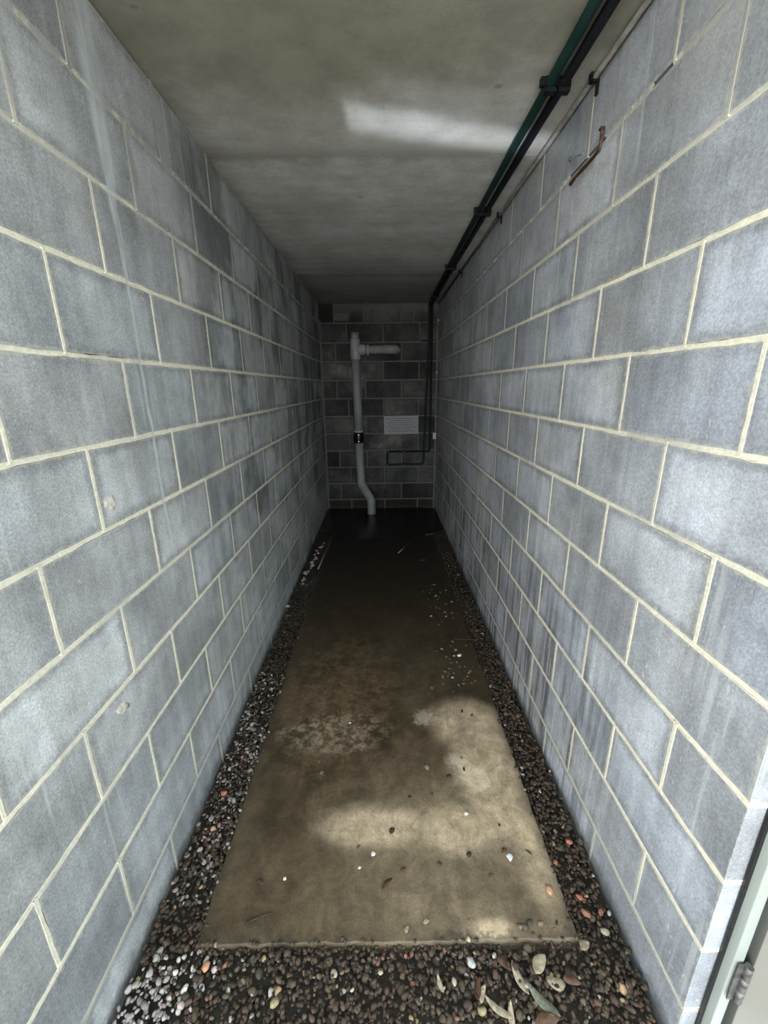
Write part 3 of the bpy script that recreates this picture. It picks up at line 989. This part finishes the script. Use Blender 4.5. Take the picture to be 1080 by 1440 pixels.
# small stones washed onto the slab
r = random.Random(21)
cl = []
def scatter(cx, cy, rx, ry, n, lab, grp):
    for _ in range(n):
        for _try in range(20):
            x, y = r.gauss(cx, rx), r.gauss(cy, ry)
            if abs(x) < .575 and all((x - a) ** 2 + (y - b) ** 2 > .014 ** 2 for a, b in cl): break
        cl.append((x, y))
        s_ = r.uniform(.005, .0125)
        c = PAL_WET[r.randrange(len(PAL_WET))] * r.uniform(.6, 3.2)
        if r.random() < .25: c = PAL_ODD[r.randrange(len(PAL_ODD))]
        pebble(x, y, SLAB_Z + s_ * .42, s_, c, r.randrange(10), (r.gauss(0, .2), r.gauss(0, .2), r.uniform(0, 6)), lab, grp)
scatter(.44, 2.10, .06, .11, 42, 'tiny pebble in the nearer loose cluster on the slab', 'nearer pebble cluster on the slab')
scatter(.42, 2.82, .07, .20, 34, 'tiny pebble in the farther loose cluster on the slab', 'farther pebble cluster on the slab')
scatter(.10, 1.45, .30, .40, 12, 'tiny lone pebble far from the clusters on the open slab', 'lone pebbles on the slab')
scatter(.48, .875, .06, .012, 8, 'little pebble at the near right corner of the slab', 'pebbles on the near slab corner')

# white fragments
def shard(x, y, s_, lab, seed, flat=.5, z=SLAB_Z):
    g = random.Random(seed)
    n = 7
    V = [(s_ * g.uniform(.6, 1.1) * math.cos(2 * math.pi * i / n), s_ * g.uniform(.5, 1.0) * math.sin(2 * math.pi * i / n), 0) for i in range(n)]
    V += [(a * .7, b * .7, s_ * flat * g.uniform(.6, 1.1)) for a, b, _ in V[:n]]
    Fc = [tuple(range(n - 1, -1, -1)), tuple(range(n, 2 * n))] + [(i, (i + 1) % n, n + (i + 1) % n, n + i) for i in range(n)]
    o = link('white_fragment', mesh('white_fragment', V, Fc), M['chalk'])
    o.location = (x, y, z + .0005); o.rotation_euler = (0, 0, g.uniform(0, 6))
    tag(o, lab, 'fragment')
shard(.472, 2.235, .017, 'bright white fragment beside the pebble cluster on the slab', 1)
shard(.318, 1.226, .009, 'tiny white fragment on the pale dry patch of the slab', 2)
shard(-.352, 1.010, .008, 'tiny cream fragment near the left edge of the slab', 3)
shard(-.096, 1.040, .007, 'tiny whitish chip near the front middle of the slab', 4)
shard(.445, 1.066, .015, 'white curved flake beside a brown bit on the slab', 5, .3)
shard(-.047, 1.085, .010, 'pale flat chip on the damp middle of the slab', 6, .3)
shard(-.175, 1.70, .008, 'small pale chip at the rim of the rusty silt stain', 7)

# dry leaves, bark and twigs
def leaf(x, y, z, L, W, yaw, mat, lab, curl=.25, seed=0, group=None):
    g = random.Random(seed + 7)
    n = 9
    V, Fc = [], []
    for i in range(n):
        s_ = i / (n - 1)
        w_ = W * (math.sin(math.pi * (s_ ** .8)) ** .75 if 0 < s_ < 1 else .04) + .0006
        zz = curl * L * (s_ - .5) ** 2 * 1.6
        bend = .10 * L * math.sin(s_ * 2.6)
        for q, cy in ((-1, .18), (0, 0), (1, .18)):
            V.append(((s_ - .5) * L, q * w_ / 2 + bend, zz + cy * w_ * (1.2 if curl > 0 else -1) + g.uniform(-.0005, .0005)))
    m0 = len(V)
    V += [(a, b, c_ - .0009) for a, b, c_ in V]
    for i in range(n - 1):
        for q in range(2):
            k = i * 3 + q
            Fc.append((k, k + 3, k + 4, k + 1)); Fc.append((m0 + k, m0 + k + 1, m0 + k + 4, m0 + k + 3))
        k = i * 3
        Fc.append((k, m0 + k, m0 + k + 3, k + 3)); Fc.append((k + 2, k + 5, m0 + k + 5, m0 + k + 2))
    Fc.append((0, 1, m0 + 1, m0)); Fc.append((1, 2, m0 + 2, m0 + 1))
    k = (n - 1) * 3
    Fc.append((k, m0 + k, m0 + k + 1, k + 1)); Fc.append((k + 1, m0 + k + 1, m0 + k + 2, k + 2))
    o = link('dry_leaf', mesh('dry_leaf', V, Fc, True), mat)
    o.location = (x, y, z); o.rotation_euler = (g.uniform(-.2, .2), g.uniform(-.15, .15), yaw)
    tag(o, lab, 'leaf', group)
for i, (x, y, L, W, yaw, mk, lab) in enumerate((
        (.378, .748, .075, .022, 1.9, 'leaf_dry', 'pale pointed dead leaf standing out in the front gravel'),
        (.299, .690, .080, .017, 2.5, 'leaf_dry', 'long pale curled leaf near the bottom of the front gravel'),
        (.425, .700, .095, .026, 2.3, 'leaf_green', 'broad grey-green dead leaf in the front gravel'),
        (.335, .672, .060, .016, 1.4, 'leaf_dry', 'cream leaf tip at the nearest edge of the gravel'),
        (.150, .738, .042, .012, 1.8, 'leaf_dry', 'white slender leaf in the middle of the front gravel'),
        (.255, .722, .055, .020, 1.2, 'leaf_brown', 'reddish brown dead leaf right of centre in the gravel'),
        (.265, .715, .045, .015, 1.0, 'leaf_dry', 'pale leaf lying against the reddish brown one'),
        (.595, .812, .040, .026, .5, 'leaf_dry', 'crumpled pale yellow leaf by the near right slab corner'),
        (.445, .770, .060, .034, .7, 'leaf_dry', 'wide tan crumpled leaf just in front of the slab'),
        (.475, .735, .050, .030, 2.9, 'leaf_dry', 'buff torn leaf below the wide tan leaf'),
        (.520, .735, .050, .022, -.3, 'leaf_brown', 'dark brown leaf fragment towards the right wall'),
        (.420, .655, .070, .030, .1, 'leaf_brown', 'blackish leaf at the nearest edge of the gravel'),
        (.340, .775, .050, .022, -.7, 'leaf_brown', 'dark shiny leaf under the front edge of the slab'))):
    leaf(x, y, .030 + .003 * (i % 3), L, W, yaw, M[mk], lab, .25, i)
for i, (x, y, L, W, yaw, mk, lab) in enumerate((
        (.003, .985, .052, .015, .75, 'leaf_brown', 'dark oblong leaf flat on the damp front of the slab'),
        (-.435, .996, .030, .014, -.4, 'leaf_brown', 'black crumb of leaf near the left edge of the slab'),
        (.360, 1.006, .018, .011, .2, 'leaf_brown', 'reddish leaf crumb on the front right of the slab'),
        (.515, 1.078, .030, .006, -.9, 'leaf_brown', 'dark sliver near the right edge of the slab'),
        (.430, 1.085, .024, .015, .4, 'leaf_brown', 'brown curled bit beside the white flake'),
        (.025, 1.162, .030, .020, .9, 'leaf_brown', 'dark ragged leaf bit on the pale middle patch'),
        (.100, 1.297, .018, .012, .3, 'leaf_brown', 'little dark leaf crumb behind the pale middle patch'),
        (.350, 1.425, .022, .010, 1.5, 'leaf_brown', 'red-brown speck of leaf on the pale right patch'),
        (.405, 1.765, .022, .012, 1.2, 'leaf_brown', 'dark leaf crumb near the head of the pale patch'),
        (.060, 1.030, .020, .012, .2, 'leaf_brown', 'dark leaf crumb right of the oblong leaf'),
        (.124, .880, .020, .012, .2, 'leaf_dry', 'whitish leaf crumb close to the front slab edge'),
        (.062, .862, .022, .012, 1.0, 'leaf_dry', 'pale leaf crumb right at the front slab edge'),
        (.393, 3.72, .060, .022, .2, 'leaf_dry', 'pale leaf on the dark far part of the floor'))):
    leaf(x, y, SLAB_Z + .0035, L, W, yaw, M[mk], lab, .10, i + 40)
def twig(pts, r0, lab, mat):
    base = Vector(pts[0])
    P = fillet([Vector(p) - base for p in pts], .02, 3)
    rr = [r0 * (1 - .5 * i / (len(P) - 1)) for i in range(len(P))]
    v_, f_ = sweep(P, rr, 7)
    o = link('twig', mesh('twig', v_, f_, True), mat)
    o.location = base
    tag(o, lab, 'twig')
z = SLAB_Z + .004
twig([(-.60, 3.55, z + .004), (-.59, 3.85, z + .003), (-.565, 4.25, z + .004)], .006, 'long pale stick lying beside the left wall far back', M['straw'])
twig([(.16, 3.92, z), (.24, 4.1, z), (.36, 4.35, z + .002)], .005, 'thin pale twig on the dark floor before the puddle', M['straw'])
twig([(.50, 4.45, z), (.60, 4.48, z)], .004, 'short pale twig near the right wall far back', M['straw'])
twig([(-.45, .885, z), (-.41, .90, z), (-.375, .912, z)], .0025, 'brown twig near the front left corner of the slab', M['twig'])
twig([(.60, 2.405, z + .002), (.52, 2.40, z), (.47, 2.412, z)], .0035, 'thin dark twig standing for the crack at the right edge of the slab', M['twig'])  # slab crack represented by a thin dark stick

# pale rubble against the foot of the left wall far back
g = random.Random(9)
for i in range(16):
    y = 3.25 + .95 * i / 15 + g.uniform(-.02, .02)
    s_ = g.uniform(.014, .028)
    c = np.array((.30, .29, .265)) * g.uniform(.7, 1.25)
    if i == 14: c = np.array((.28, .10, .07))
    pebble(XL + .045 + g.uniform(-.012, .022) + .05 * (i / 15), y, .030 + s_ * .35, s_, c, g.randrange(10), (g.uniform(-.3, .3), g.uniform(-.3, .3), g.uniform(0, 6)),
           'red chip of rubble at the far end of the pale pile' if i == 14 else 'pale lump of rubble at the foot of the left wall far back',
           None if i == 14 else 'pale rubble along the left wall', 'stone_lump', 'rubble')
